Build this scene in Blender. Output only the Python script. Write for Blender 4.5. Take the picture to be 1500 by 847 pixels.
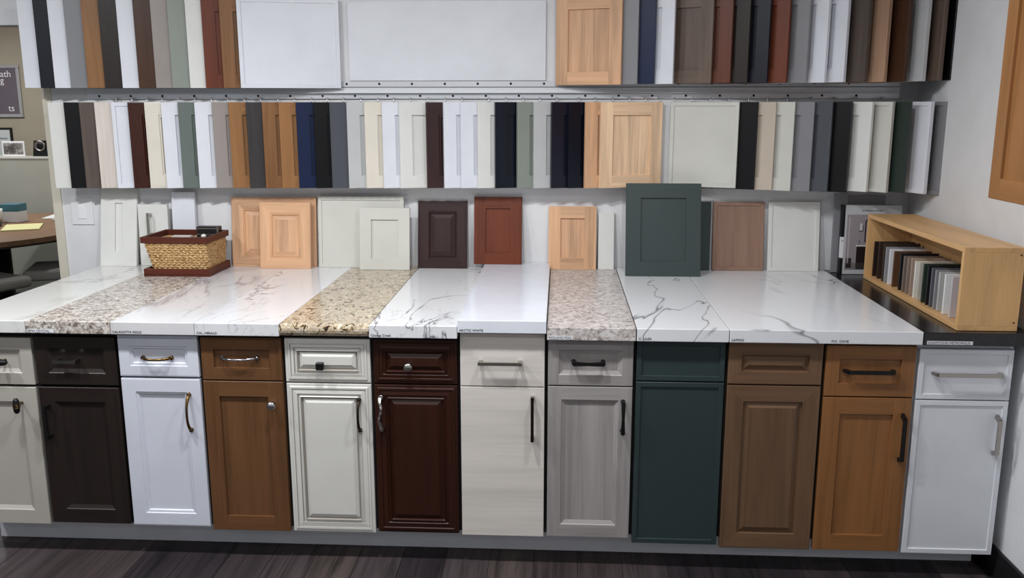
import bpy, bmesh, math, random
from mathutils import Matrix, Vector
random.seed(7)
for o in list(bpy.data.objects): bpy.data.objects.remove(o)
S = bpy.context.scene
COL = S.collection

# ------------------------------------------------------------------ camera
FPX, PIT, YAW, ROL = 1302.54, 0.2023, -0.0532, -0.0003
CAM = Vector((1.8141, -3.0212, 1.6708))
cp, sp, cy_, sy_ = math.cos(PIT), math.sin(PIT), math.cos(YAW), math.sin(YAW)
FW = Vector((sy_*cp, cy_*cp, -sp)); RT0 = Vector((cy_, -sy_, 0)); UP0 = RT0.cross(FW)
RT = math.cos(ROL)*RT0 + math.sin(ROL)*UP0; UP = -math.sin(ROL)*RT0 + math.cos(ROL)*UP0
cd = bpy.data.cameras.new('camera'); cam = bpy.data.objects.new('camera', cd); COL.objects.link(cam)
cd.sensor_width = 36; cd.lens = FPX/1500*36; cd.clip_start = .05
M = Matrix((RT, UP, -FW)).transposed().to_4x4(); M.translation = CAM
cam.matrix_world = M
S.camera = cam
def ray(x, y): return FW + RT*((x-750)/FPX) - UP*((y-423.5)/FPX)
def at_y(x, y, Y):
    d = ray(x, y); return CAM + d*((Y-CAM.y)/d.y)
def at_z(x, y, Z):
    d = ray(x, y); return CAM + d*((Z-CAM.z)/d.z)
def at_x(x, y, X):
    d = ray(x, y); return CAM + d*((X-CAM.x)/d.x)
def proj(P):
    v = Vector(P)-CAM; d = v.dot(FW); return 750+FPX*v.dot(RT)/d, 423.5-FPX*v.dot(UP)/d

# ------------------------------------------------------------------ world / light / exposure
W = bpy.data.worlds.new('overcast'); S.world = W; W.use_nodes = True
W.node_tree.nodes['Background'].inputs[0].default_value = (.90, .95, 1.0, 1)
W.node_tree.nodes['Background'].inputs[1].default_value = 0.85
S.view_settings.view_transform = 'Standard'; S.view_settings.look = 'None'
S.view_settings.gamma = 1; S.view_settings.use_curve_mapping = False
S.view_settings.exposure = -1.05
LAMP_W = 40.0
LAMP_COL = (.965, .985, 1.0)

D = 1.16          # back wall plane
XR = 3.418        # right wall plane
XL = -.62         # left end of the back wall
ZT = .9216        # counter top
ZC = 2.62         # ceiling

# ------------------------------------------------------------------ helpers
def lin(c):
    return tuple(((v/255)/12.92 if v/255 <= .04045 else ((v/255+.055)/1.055)**2.4) for v in c[:3]) + (1,)
MATS = {}
def _new(name):
    m = bpy.data.materials.new(name); m.use_nodes = True
    nt = m.node_tree; return m, nt, nt.nodes['Principled BSDF']
def N(nt, t, **k):
    n = nt.nodes.new(t)
    for a, v in k.items():
        if a in n.inputs.keys(): n.inputs[a].default_value = v
        else: setattr(n, a, v)
    return n
def coords(nt, scale=(1,1,1), rnd=True):
    tc = N(nt, 'ShaderNodeTexCoord'); mp = N(nt, 'ShaderNodeMapping'); mp.inputs['Scale'].default_value = scale
    if rnd:
        oi = N(nt, 'ShaderNodeObjectInfo'); mu = N(nt, 'ShaderNodeMath', operation='MULTIPLY'); mu.inputs[1].default_value = 37
        nt.links.new(oi.outputs['Random'], mu.inputs[0])
        ad = N(nt, 'ShaderNodeVectorMath', operation='ADD')
        nt.links.new(tc.outputs['Object'], ad.inputs[0]); nt.links.new(mu.outputs[0], ad.inputs[1])
        nt.links.new(ad.outputs[0], mp.inputs[0])
    else: nt.links.new(tc.outputs['Object'], mp.inputs[0])
    return mp
def ramp(nt, src, stops):
    r = N(nt, 'ShaderNodeValToRGB'); e = r.color_ramp.elements
    while len(e) < len(stops): e.new(.5)
    for i, (p, c) in enumerate(stops): e[i].position = p; e[i].color = c
    nt.links.new(src, r.inputs[0]); return r
def paint(c, rough=.42, metal=0.0, bump=.0):
    key = ('p', tuple(c), rough, metal)
    if key in MATS: return MATS[key]
    m, nt, b = _new('paint'); b.inputs['Base Color'].default_value = lin(c)
    b.inputs['Roughness'].default_value = rough; b.inputs['Metallic'].default_value = metal
    if max(c) < 110 and not metal: b.inputs['Specular IOR Level'].default_value = .3
    if not metal:
        n = N(nt, 'ShaderNodeTexNoise', Scale=7.0, Detail=3.0); nt.links.new(coords(nt).outputs[0], n.inputs['Vector'])
        a = [v*.965 for v in lin(c)[:3]]+[1]; z = [min(1, v*1.03) for v in lin(c)[:3]]+[1]
        r = ramp(nt, n.outputs['Fac'], [(.3, a), (.7, z)]); nt.links.new(r.outputs[0], b.inputs['Base Color'])
    if bump:
        n2 = N(nt, 'ShaderNodeTexNoise', Scale=140.0, Detail=4.0); nt.links.new(coords(nt, rnd=False).outputs[0], n2.inputs['Vector'])
        bp = N(nt, 'ShaderNodeBump', Strength=bump, Distance=.004); nt.links.new(n2.outputs['Fac'], bp.inputs['Height']); nt.links.new(bp.outputs[0], b.inputs['Normal'])
    MATS[key] = m; return m
def wood(c, axis='z', contrast=.22, rough=.4, fine=1.0):
    key = ('w', tuple(c), axis, contrast, rough)
    if key in MATS: return MATS[key]
    m, nt, b = _new('wood'); b.inputs['Roughness'].default_value = rough; b.inputs['Specular IOR Level'].default_value = .3
    s = {'z': (16, 16, 1.1), 'x': (1.1, 16, 16), 'y': (16, 1.1, 16)}[axis]
    mp = coords(nt, s)
    n = N(nt, 'ShaderNodeTexNoise', Scale=1.0, Detail=6.0, Roughness=.62, Distortion=.6); nt.links.new(mp.outputs[0], n.inputs['Vector'])
    s2 = tuple(v*7 if v > 2 else v*2.5 for v in s); mp2 = coords(nt, s2)
    n2 = N(nt, 'ShaderNodeTexNoise', Scale=1.0, Detail=3.0); nt.links.new(mp2.outputs[0], n2.inputs['Vector'])
    mx = N(nt, 'ShaderNodeMath', operation='MULTIPLY_ADD'); mx.inputs[1].default_value = .35*fine
    nt.links.new(n2.outputs['Fac'], mx.inputs[0]); nt.links.new(n.outputs['Fac'], mx.inputs[2])
    L = lin(c); dk = [v*(1-contrast*1.5) for v in L[:3]]+[1]; lt = [min(1, v*(1+contrast)) for v in L[:3]]+[1]
    r = ramp(nt, mx.outputs[0], [(.48, dk), (.68, L), (.88, lt)]); nt.links.new(r.outputs[0], b.inputs['Base Color'])
    bp = N(nt, 'ShaderNodeBump', Strength=.08, Distance=.002); nt.links.new(n2.outputs['Fac'], bp.inputs['Height']); nt.links.new(bp.outputs[0], b.inputs['Normal'])
    MATS[key] = m; return m
def marble(base, vein, scale=2.2, width=.018, seed=0.0, cloud=.05, rot=.6, cover=.5, det=9.0, rgh=.62, fine=.45):
    m, nt, b = _new('marble'); b.inputs['Roughness'].default_value = .16
    tc = N(nt, 'ShaderNodeTexCoord'); mp = N(nt, 'ShaderNodeMapping'); mp.inputs['Location'].default_value = (seed, seed*1.7, seed*.3)
    mp.inputs['Rotation'].default_value = (0, 0, rot); mp.inputs['Scale'].default_value = (1, .45, 1)
    nt.links.new(tc.outputs['Object'], mp.inputs[0])
    L = lin(base); V = lin(vein)
    def veins(sc, wd):
        n = N(nt, 'ShaderNodeTexNoise', Scale=sc, Detail=det, Roughness=rgh, Distortion=.9); nt.links.new(mp.outputs[0], n.inputs['Vector'])
        s_ = N(nt, 'ShaderNodeMath', operation='SUBTRACT'); s_.inputs[1].default_value = .5; nt.links.new(n.outputs['Fac'], s_.inputs[0])
        a = N(nt, 'ShaderNodeMath', operation='ABSOLUTE'); nt.links.new(s_.outputs[0], a.inputs[0])
        return ramp(nt, a.outputs[0], [(0, (1, 1, 1, 1)), (wd*.35, (.5, .5, .5, 1)), (wd, (0, 0, 0, 1))])
    v1, v2 = veins(scale, width), veins(scale*2.6, width*.8)
    n2 = N(nt, 'ShaderNodeTexNoise', Scale=scale*1.3, Detail=3.0); nt.links.new(mp.outputs[0], n2.inputs['Vector'])
    mk = ramp(nt, n2.outputs['Fac'], [(.62-cover*.3, (0, 0, 0, 1)), (.74-cover*.3, (1, 1, 1, 1))])
    h = N(nt, 'ShaderNodeMath', operation='MULTIPLY'); h.inputs[1].default_value = fine; nt.links.new(v2.outputs[0], h.inputs[0])
    mxm = N(nt, 'ShaderNodeMath', operation='MAXIMUM'); nt.links.new(v1.outputs[0], mxm.inputs[0]); nt.links.new(h.outputs[0], mxm.inputs[1])
    f = N(nt, 'ShaderNodeMath', operation='MULTIPLY'); nt.links.new(mxm.outputs[0], f.inputs[0]); nt.links.new(mk.outputs[0], f.inputs[1])
    mix = N(nt, 'ShaderNodeMix', data_type='RGBA'); nt.links.new(f.outputs[0], mix.inputs[0])
    n3 = N(nt, 'ShaderNodeTexNoise', Scale=scale*2.2, Detail=5.0); nt.links.new(mp.outputs[0], n3.inputs['Vector'])
    cl = ramp(nt, n3.outputs['Fac'], [(.35, [v*(1-cloud*2) for v in L[:3]]+[1]), (.65, L)])
    nt.links.new(cl.outputs[0], mix.inputs[6]); mix.inputs[7].default_value = V
    nt.links.new(mix.outputs[2], b.inputs['Base Color']); return m
def granite(cols, scale=60, rough=.2, streak=(1, 1, 1), spread=.28, blotch=.72):
    m, nt, b = _new('granite'); b.inputs['Roughness'].default_value = rough
    mp = coords(nt, streak, False)
    n = N(nt, 'ShaderNodeTexNoise', Scale=scale, Detail=6.0, Roughness=.68, Distortion=.9); nt.links.new(mp.outputs[0], n.inputs['Vector'])
    k = len(cols); r = ramp(nt, n.outputs['Fac'], [(.5-spread/2+spread*i/(k-1), lin(c)) for i, c in enumerate(cols)])
    n2 = N(nt, 'ShaderNodeTexNoise', Scale=scale*.22, Detail=4.0); nt.links.new(mp.outputs[0], n2.inputs['Vector'])
    r2 = ramp(nt, n2.outputs['Fac'], [(.38, (blotch, blotch*.98, blotch*.97, 1)), (.6, (1, 1, 1, 1))])
    mix = N(nt, 'ShaderNodeMix', data_type='RGBA', blend_type='MULTIPLY'); mix.inputs[0].default_value = 1
    nt.links.new(r.outputs[0], mix.inputs[6]); nt.links.new(r2.outputs[0], mix.inputs[7]); nt.links.new(mix.outputs[2], b.inputs['Base Color'])
    return m
def emit(c, s):
    m, nt, b = _new('lamp_glow'); b.inputs['Emission Color'].default_value = lin(c); b.inputs['Emission Strength'].default_value = s; return m

def link(name, me, parent=None, loc=(0,0,0), rz=0.0):
    o = bpy.data.objects.new(name, me); COL.objects.link(o); o.location = loc; o.rotation_euler = (0, 0, rz)
    if parent: o.parent = parent
    return o
def empty(name, loc, rot=(0,0,0)):
    o = bpy.data.objects.new(name, None); COL.objects.link(o); o.location = loc; o.rotation_euler = rot; o.empty_display_size = .05; return o
def tag(o, label, cat, group=None):
    o['label'] = label; o['category'] = cat
    if group: o['group'] = group
    return o
def struct(o, label=None, cat=None):
    o['kind'] = 'structure'
    if label: o['label'] = label
    if cat: o['category'] = cat
    return o
class MB:
    def __init__(s): s.bm = bmesh.new()
    def quad(s, pts, mi=0):
        f = s.bm.faces.new([s.bm.verts.new(p) for p in pts]); f.material_index = mi; return f
    def box(s, a, b, mi=0, bev=0.0, seg=1):
        r = bmesh.ops.create_cube(s.bm, size=1)
        vs = r['verts']
        for v in vs:
            v.co = Vector([a[i]+(v.co[i]+.5)*(b[i]-a[i]) for i in range(3)])
        fs = {f for v in vs for f in v.link_faces}
        for f in fs: f.material_index = mi
        if bev:
            es = {e for v in vs for e in v.link_edges}
            bmesh.ops.bevel(s.bm, geom=list(es), offset=bev, segments=seg, affect='EDGES', profile=.5, clamp_overlap=True)
        return s
    def hexa(s, bot, top, mi=0):
        v = [s.bm.verts.new(p) for p in list(bot)+list(top)]
        for f in ((3,2,1,0),(4,5,6,7),(0,1,5,4),(1,2,6,5),(2,3,7,6),(3,0,4,7)):
            s.bm.faces.new([v[i] for i in f]).material_index = mi
        return s
    def tube(s, pts, rad, n=8, mi=0, caps=True, up=None, sq=False):
        rings = []
        P = [Vector(p) for p in pts]
        for i, p in enumerate(P):
            t = (P[min(i+1, len(P)-1)]-P[max(i-1, 0)]).normalized()
            a = Vector(up) if up else (Vector((0,0,1)) if abs(t.z) < .9 else Vector((1,0,0)))
            x = t.cross(a).normalized(); y = x.cross(t)
            r = rad[i] if isinstance(rad, list) else rad
            rx, ry = r if isinstance(r, tuple) else (r, r)
            if sq: offs = [(-rx,-ry),(rx,-ry),(rx,ry),(-rx,ry)]
            else: offs = [(rx*math.cos(2*math.pi*k/n), ry*math.sin(2*math.pi*k/n)) for k in range(n)]
            rings.append([s.bm.verts.new(p+x*u+y*v) for u, v in offs])
        for a, b in zip(rings, rings[1:]):
            m = len(a)
            for k in range(m):
                f = s.bm.faces.new((a[k], a[(k+1) % m], b[(k+1) % m], b[k])); f.material_index = mi; f.smooth = not sq
        if caps:
            s.bm.faces.new(rings[0][::-1]).material_index = mi; s.bm.faces.new(rings[-1]).material_index = mi
        return s
    def lathe(s, prof, M=None, n=20, mi=0):
        rings = []
        for r, h in prof:
            rings.append([s.bm.verts.new((M or Matrix()) @ Vector((r*math.cos(2*math.pi*k/n), r*math.sin(2*math.pi*k/n), h))) for k in range(n)])
        for a, b in zip(rings, rings[1:]):
            for k in range(n):
                f = s.bm.faces.new((a[k], a[(k+1) % n], b[(k+1) % n], b[k])); f.smooth = True; f.material_index = mi
        s.bm.faces.new(rings[0][::-1]).material_index = mi; s.bm.faces.new(rings[-1]).material_index = mi
        return s
    def mesh(s, name, mats):
        bmesh.ops.recalc_face_normals(s.bm, faces=s.bm.faces)
        me = bpy.data.meshes.new(name); s.bm.to_mesh(me); s.bm.free()
        for m in (mats if isinstance(mats, (list, tuple)) else [mats]): me.materials.append(m)
        return me
    def build(s, name, mats, parent=None, loc=(0,0,0), rz=0.0): return link(name, s.mesh(name, mats), parent, loc, rz)

# -------- panels: local x 0..w, z 0..h, front face at y=0 looking to -y, back at +th
def ring(mb, w, h, a, b, mats=(0, 1), butt=False):
    (i0, y0), (i1, y1) = a, b
    A = [(i0, y0, i0), (w-i0, y0, i0), (w-i0, y0, h-i0), (i0, y0, h-i0)]
    B = [(i1, y1, i1), (w-i1, y1, i1), (w-i1, y1, h-i1), (i1, y1, h-i1)]
    if butt:
        mb.quad([(i0,y0,i0),(i1,y0,i0),(i1,y0,h-i0),(i0,y0,h-i0)], mats[0])
        mb.quad([(w-i1,y0,i0),(w-i0,y0,i0),(w-i0,y0,h-i0),(w-i1,y0,h-i0)], mats[0])
        mb.quad([(i1,y0,i0),(w-i1,y0,i0),(w-i1,y0,i1),(i1,y0,i1)], mats[1])
        mb.quad([(i1,y0,h-i1),(w-i1,y0,h-i1),(w-i1,y0,h-i0),(i1,y0,h-i0)], mats[1])
        return
    for k in range(4):
        l = (k+1) % 4
        mb.quad([A[k], A[l], B[l], B[k]], mats[1] if k in (0, 2) else mats[0])
STY = {  # frame rings (inset, depth), centre rings
 'shaker': ([(.0012,0),('s',0),('s',.009)], [('s',.009)]),
 'slim':   ([(.0012,0),(.017,0),(.0185,.005)], [(.0185,.005)]),
 'bevel':  ([(.0012,0),('s',0),('s+.003',.003),('s+.016',.009)], [('s+.016',.009)]),
 'ogee':   ([(.005,0),('s',0),('s+.002',.004),('s+.010',.0045),('s+.013',.010)], [('s+.013',.010)]),
 'raised': ([(.004,.001),(.010,.001),(.012,0),('s',0),('s+.004',.005),('s+.009',.003),('s+.013',.010)], [('s+.013',.010),('s+.018',.010),('s+.032',.003)]),
 'raisedbevel': ([(.003,0),('s',0),('s+.001',.010)], [('s+.001',.010),('s+.006',.010),('s+.024',.002)]),
 'mitre':  ([(.003,.001),(.008,.001),(.010,0),('s',0),('s+.003',.004),('s+.007',.002),('s+.010',.009)], [('s+.010',.009),('s+.016',.009),('s+.030',.004)]),
 'rich':   ([(.003,.005),(.010,.005),(.013,.001),(.019,.001),(.021,.004),('s',.002),('s+.003',.006),('s+.008',.006),('s+.012',.001),('s+.016',.009)], [('s+.016',.009),('s+.020',.009),('s+.034',.002)]),
}
def panel(kind, w, h, th, s, vm, hm, parent, names=('frame', 'center_panel'), gl=None, loc=(0,0,0), root=None):
    """frame + centre panel; returns frame object. root: make the frame object carry the centre panel"""
    ev = lambda v: v if not isinstance(v, str) else (s if v == 's' else s+float(v[2:]))
    mb = MB(); E = .0012
    def sides(bm, w, h, y0, y1, i=0):
        bm.quad([(i,y0,i),(i,y0,h-i),(i,y1,h-i),(i,y1,i)], 0); bm.quad([(w-i,y0,i),(w-i,y0,h-i),(w-i,y1,h-i),(w-i,y1,i)], 0)
        bm.quad([(i,y0,i),(w-i,y0,i),(w-i,y1,i),(i,y1,i)], 1); bm.quad([(i,y0,h-i),(w-i,y0,h-i),(w-i,y1,h-i),(i,y1,h-i)], 1)
        bm.quad([(i,y1,i),(w-i,y1,i),(w-i,y1,h-i),(i,y1,h-i)], 0)
    mats = [vm, hm] + ([gl] if gl else [])
    if kind == 'slab':
        sides(mb, w, h, E, th); ring(mb, w, h, (0, E), (E, 0)); mb.quad([(E,0,E),(w-E,0,E),(w-E,0,h-E),(E,0,h-E)], 0)
        return mb.build(names[0], mats, parent, loc)
    fr, ce = STY[kind]; fr = [(ev(a), b) for a, b in fr]; ce = [(ev(a), b) for a, b in ce]
    y0 = fr[0][1]+E
    sides(mb, w, h, y0, th); prev = (0, y0)
    for k, q in enumerate(fr):
        groove = gl and k and q[1]-prev[1] > .002
        ring(mb, w, h, prev, q, mats=(2, 2) if groove else (0, 1), butt=(kind in ('shaker', 'bevel', 'ogee') and k == 1)); prev = q
    f = mb.build(names[0], mats, parent, loc)
    mb = MB(); i, d = ce[0]; sides(mb, w, h, d, min(th-.002, d+.007), i); prev = ce[0]
    for q in ce[1:]: ring(mb, w, h, prev, q, mats=(2, 2) if gl and abs(q[1]-prev[1]) < .0005 else (0, 1)); prev = q
    i, d = prev; mb.quad([(i,d,i),(w-i,d,i),(w-i,d,h-i),(i,d,h-i)], 0)
    if root: mb.build(names[1], mats, f)
    else: mb.build(names[1], mats, parent, loc)
    return f
def text_mesh(txt, size, mat, parent, loc, rot, name='lettering', align='LEFT', depth=.0004, xs=1.0):
    cu = bpy.data.curves.new('t', 'FONT'); cu.body = txt; cu.size = size; cu.extrude = depth; cu.align_x = align; cu.resolution_u = 3
    t = bpy.data.objects.new('t', cu); COL.objects.link(t)
    bpy.context.view_layer.update()
    me = bpy.data.meshes.new_from_object(t.evaluated_get(bpy.context.evaluated_depsgraph_get()))
    bpy.data.objects.remove(t); me.materials.append(mat)
    o = link(name, me, parent, loc); o.rotation_euler = rot; o.scale = (xs, 1, 1); return o

# ------------------------------------------------------------------ structure
WALL = paint((226, 226, 228), .7, bump=.12)
CEIL = paint((238, 238, 238), .8)
BEIGE = paint((158, 148, 130), .8)
def wallbox(name, a, b, m): return struct(MB().box(a, b).build(name, m))
YF, XW, YO = -5.2, -5.0, 5.6
wallbox('wall_back', (XL, D, 0), (XR+.12, D+.12, ZC), WALL)
wallbox('wall_lintel', (-2.3, D, 2.045), (XL, D+.12, ZC), WALL)
wallbox('wall_back_left', (XW, D, 0), (-2.3, D+.12, ZC), WALL)
wallbox('wall_right', (XR, YF, 0), (XR+.12, D, ZC), WALL)
wallbox('wall_left', (XW-.12, YF, 0), (XW, YO+.12, ZC), WALL)
wallbox('wall_office', (XW, YO, 0), (1.0, YO+.12, ZC), BEIGE)
wallbox('wall_office_right', (1.0, D+.12, 0), (1.12, YO+.12, ZC), BEIGE)
wallbox('ceiling', (XW-.12, YF, ZC), (XR+.12, YO+.12, ZC+.1), CEIL)
wallbox('trim_1', (XL-.012, D-.008, 0), (XL+.030, D, 2.045), paint((214, 208, 192), .5))
# invented storefront frame behind the camera; open side admits sky as front fill
gf = struct(empty('added_window_1', (0, YF, 0)), 'added unseen storefront frame with aluminium mullions, open for sky fill light', 'added_window')
ALU_D = paint((90, 92, 96), .4, 1.0)
for i in range(7):
    x = XW + (XR-XW)*i/6
    MB().box((x-.03, -.04, 0), (x+.03, .04, ZC)).build('mullion', ALU_D, gf)
for z in (.03, 2.35): MB().box((XW, -.035, z-.03), (XR, .035, z+.03)).build('transom', ALU_D, gf)
# floor with planks
fl = struct(MB().box((XW-.12, YF, -.12), (XR+.12, YO+.12, -.006)).build('floor', paint((34, 30, 31), .6)))
PW, PL = .165, 1.22
pm = []
for c in ((58,49,49), (50,43,45), (70,61,59), (42,36,39), (62,54,55)):
    pm.append(wood(c, 'y', .45, .52))
pmesh = []
for m in pm:
    pmesh.append(MB().box((.0006, .0006, -.006), (PW-.0006, PL-.0006, 0), bev=.0008).mesh('plank', m))
x = -1.9; k = 0
while x < XR-PW*.5:
    y = -3.4 - random.random()*PL
    while y < .15:
        if y+PL > -2.2:
            o = link('plank', random.choice(pmesh), fl, (x, y, 0))
            if y+PL > D: o.scale.y = (D-y)/PL
        y += PL
    x += PW
# toe kick
struct(MB().box((-.385, .13, 0), (3.37, .148, .128)).build('trim_2', paint((226, 226, 232), .4)))
struct(MB().box((XR-.014, -3.0, 0), (XR, .9, .10), bev=.002).build('baseboard_right', paint((26, 25, 27), .5)))

# downlights
def downlight(x, y, power):
    t = tag(empty('recessed_downlight', (x, y, ZC)), 'round white recessed downlight in the ceiling', 'light', 'recessed ceiling downlights')
    MB().lathe([(.062, -.001), (.085, -.001), (.088, -.006), (.062, -.010)]).build('trim_ring', paint((240,240,240), .4), t)
    MB().lathe([(.060, -.004), (.060, -.002)]).build('lens', emit((255, 250, 244), 12), t)
    ld = bpy.data.lights.new('downlight', 'AREA'); ld.shape = 'DISK'; ld.size = .16; ld.energy = power; ld.color = LAMP_COL
    lo = bpy.data.objects.new('lamp', ld); COL.objects.link(lo); lo.parent = t; lo.location = (0, 0, -.014)
for y, q in ((-.74, 1.34), (-2.2, .40), (-3.9, .15)):
    for x, qx in ((-1.0, 1.0), (.15, 1.0), (1.25, 1.0), (2.2, .6)): downlight(x, y, LAMP_W*q*qx)
downlight(-2.9, 3.3, LAMP_W*1.1); downlight(-1.2, 4.3, LAMP_W*1.3); downlight(-3.4, 4.3, LAMP_W*1.3)

# ------------------------------------------------------------------ base cabinets
BX = [-.392, -.0896, .2231, .5271, .8320, 1.1518, 1.4633, 1.7745, 2.0850, 2.4030, 2.7374, 3.0530, 3.3840]
MET = {
 'brass': paint((118, 92, 54), .3, 1.0), 'chrome': paint((200, 200, 204), .16, 1.0), 'nickel': paint((176, 170, 164), .3, 1.0),
 'black': paint((18, 17, 18), .4), 'bronze': paint((52, 42, 36), .32, .8), 'silver': paint((190, 188, 184), .25, 1.0), 'steel': paint((140, 136, 132), .3, 1.0)}
def hv(vert, c):                           # handle-space (along, out, across) -> door-space
    return (lambda a, o, s: Vector((c[0]+s, -o, c[1]+a))) if vert else (lambda a, o, s: Vector((c[0]+a, -o, c[1]+s)))
def handle(kind, metal, c, L, vert, parent, metal2=None):
    T = hv(vert, c); mb = MB(); m = [MET[metal], MET[metal2 or metal]]; u = (0, 1, 0)
    if kind == 'bar':
        for e in (-1, 1): mb.tube([T(e*(L/2-.008), 0, 0), T(e*(L/2-.008), .030, 0)], (.006, .006), sq=True, up=(0,0,1) if not vert else (1,0,0))
        mb.tube([T(-L/2, .031, 0), T(L/2, .031, 0)], (.0055, .0045), sq=True, mi=1, up=u)
    elif kind == 'flat':                    # splayed feet, thin bar
        for e in (-1, 1): mb.tube([T(e*(L/2), 0, 0), T(e*(L/2-.010), .028, 0)], (.008, .005), sq=True, up=(0,0,1) if not vert else (1,0,0))
        mb.tube([T(-L/2+.006, .029, 0), T(L/2-.006, .029, 0)], (.0065, .0045), sq=True, mi=1, up=u)
    elif kind == 'bow':
        pts, rad = [], []
        for k in range(13):
            a = -1+2*k/12; pts.append(T(a*L/2, .006+.027*(1-abs(a)**2.6), 0)); rad.append((.0045+.003*abs(a)**3, .004+.002*abs(a)))
        mb.tube(pts, rad, n=8, up=u)
        for e in (-1, 1): mb.tube([T(e*L/2, 0, 0), T(e*L/2, .010, 0)], [.0085, .0065], n=10)
    elif kind == 'twist':
        pts, rad = [], []
        for k in range(25):
            a = -1+2*k/24; pts.append(T(a*L/2, .006+.024*(1-abs(a)**3), .004*math.sin(a*math.pi*1.5))); rad.append((.0045+.004*abs(a)**2, .0045+.0018*math.sin(k*1.6)))
        mb.tube(pts, rad, n=8, up=u)
        for e in (-1, 1): mb.tube([T(e*L/2, 0, 0), T(e*L/2, .010, 0)], [.011, .008], n=10)
    elif kind == 'bridge':
        for e in (-1, 1): mb.tube([T(e*(L/2-.006), 0, 0), T(e*(L/2-.006), .012, 0), T(e*(L/2-.006), .030, 0)], [.009, .006, .0075], n=10)
        pts = [T((-1+2*k/8)*(L/2-.004), .030+.004*(1-(-1+2*k/8)**2), 0) for k in range(9)]
        mb.tube(pts, [(.0075-.0025*(1-abs(-1+2*k/8)), .0055) for k in range(9)], sq=True, up=u)
    Mk = Matrix.Translation(T(0, 0, 0)) @ Matrix.Rotation(math.pi/2, 4, 'X')
    if kind == 'knob': mb.lathe([(.009, 0), (.006, .004), (.005, .014), (.012, .018), (.0155, .023), (.0155, .027), (.011, .031), (.002, .032)], Mk, 16); return mb.build('knob', m, parent)
    if kind == 'square':
        mb.tube([T(0, 0, 0), T(0, .018, 0)], .006, n=8); mb.box(T(-.014, .034, -.014), T(.014, .017, .014), bev=.003); return mb.build('knob', m, parent)
    if kind == 'tee':
        mb.tube([T(0, 0, 0), T(0, .034, 0)], .0045, n=8, mi=1)
        mb.tube([T(-.028, .038, 0), T(-.020, .038, 0), T(0, .038, 0), T(.020, .038, 0), T(.028, .038, 0)], [.006, .011, .012, .011, .006], n=10)
        for a in (-.006, .0, .006): mb.tube([T(a-.001, .038, 0), T(a+.001, .038, 0)], .0128, n=12, mi=1)
        return mb.build('knob', m, parent)
    return mb.build('handle', m, parent)
WH, OFF = (214, 216, 224), (218, 214, 206)
# (y drawer top, drawer bottom, door top, door bottom) in px; style; s; colour; material kind; label
CAB = [
 ((495,563,567,766), 'bevel', .055, (176,171,163), 'p', 'greige painted base cabinet with black toggle knobs at the open end of the row'),
 ((494,564,568,766), 'bevel', .055, (38,31,28), 'w', 'near-black espresso base cabinet with dark bar pulls'),
 ((492,552,555,770), 'ogee', .050, (212,215,226), 'p', 'white base cabinet with curved brass pulls'),
 ((495,557,559,777), 'shaker', .057, (104,71,45), 'w', 'caramel brown stained base cabinet with chrome pull and knob'),
 ((497,561,563,780), 'rich', .038, (216,214,208), 'g', 'glazed off-white raised panel base cabinet with black square knob'),
 ((499,563,565,781), 'rich', .038, (50,23,14), 'w', 'dark cherry raised panel base cabinet with silver round knob'),
 ((489,566,567.5,785), 'slab', .05, (214,207,200), 't', 'pale textured slab front base cabinet with horizontal grain'),
 ((498,565,567,787), 'bevel', .048, (156,150,149), 'w', 'grey stained base cabinet with black bridge pulls'),
 ((498,558.5,560.5,797), 'slim', .018, (50,62,63), 'p', 'dark green slim frame base cabinet without pulls'),
 ((502,563.5,565.5,804), 'raisedbevel', .058, (110,84,63), 'w', 'walnut brown raised panel base cabinet without pulls'),
 ((507,581,583,807), 'shaker', .060, (140,95,57), 'w', 'honey oak shaker base cabinet with black bar pulls'),
 ((512,585.5,587.5,812), 'slim', .018, (220,222,228), 'p', 'white slim frame base cabinet with nickel pulls beside the wall'),
]
HND = {  # (drawer handle, door handle): kind, metal, px centre, length m, vertical, metal2
 0: (('tee','black',(6,528),0,False,'brass'), ('tee','black',(33,590),0,True,'brass')),
 1: (('bar','steel',(99,528),.085,False,None), ('bar','black',(74,616),.13,True,None)),
 2: (('bow','brass',(229,525),.105,False,None), ('bow','brass',(279,604),.135,True,None)),
 3: (('bow','chrome',(350,525),.125,False,None), ('knob','chrome',(400,592),0,False,None)),
 4: (('square','black',(471,534),0,False,None), ('bow','bronze',(527,608),.115,True,None)),
 5: (('knob','silver',(599,536),0,False,None), ('twist','silver',(559,605),.120,True,None)),
 6: (('bar','nickel',(733,530),.155,False,None), ('bar','nickel',(780,611),.165,True,'bronze')),
 7: (('bridge','black',(862,531),.115,False,None), ('bridge','black',(912,610),.120,True,None)),
 10: (('flat','black',(1274,544),.165,False,None), ('flat','black',(1319,641),.165,True,None)),
 11: (('flat','nickel',(1416,547),.225,False,None), ('flat','nickel',(1457,637),.135,True,None)),
}
DARKBODY = paint((30, 28, 28), .7)
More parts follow.
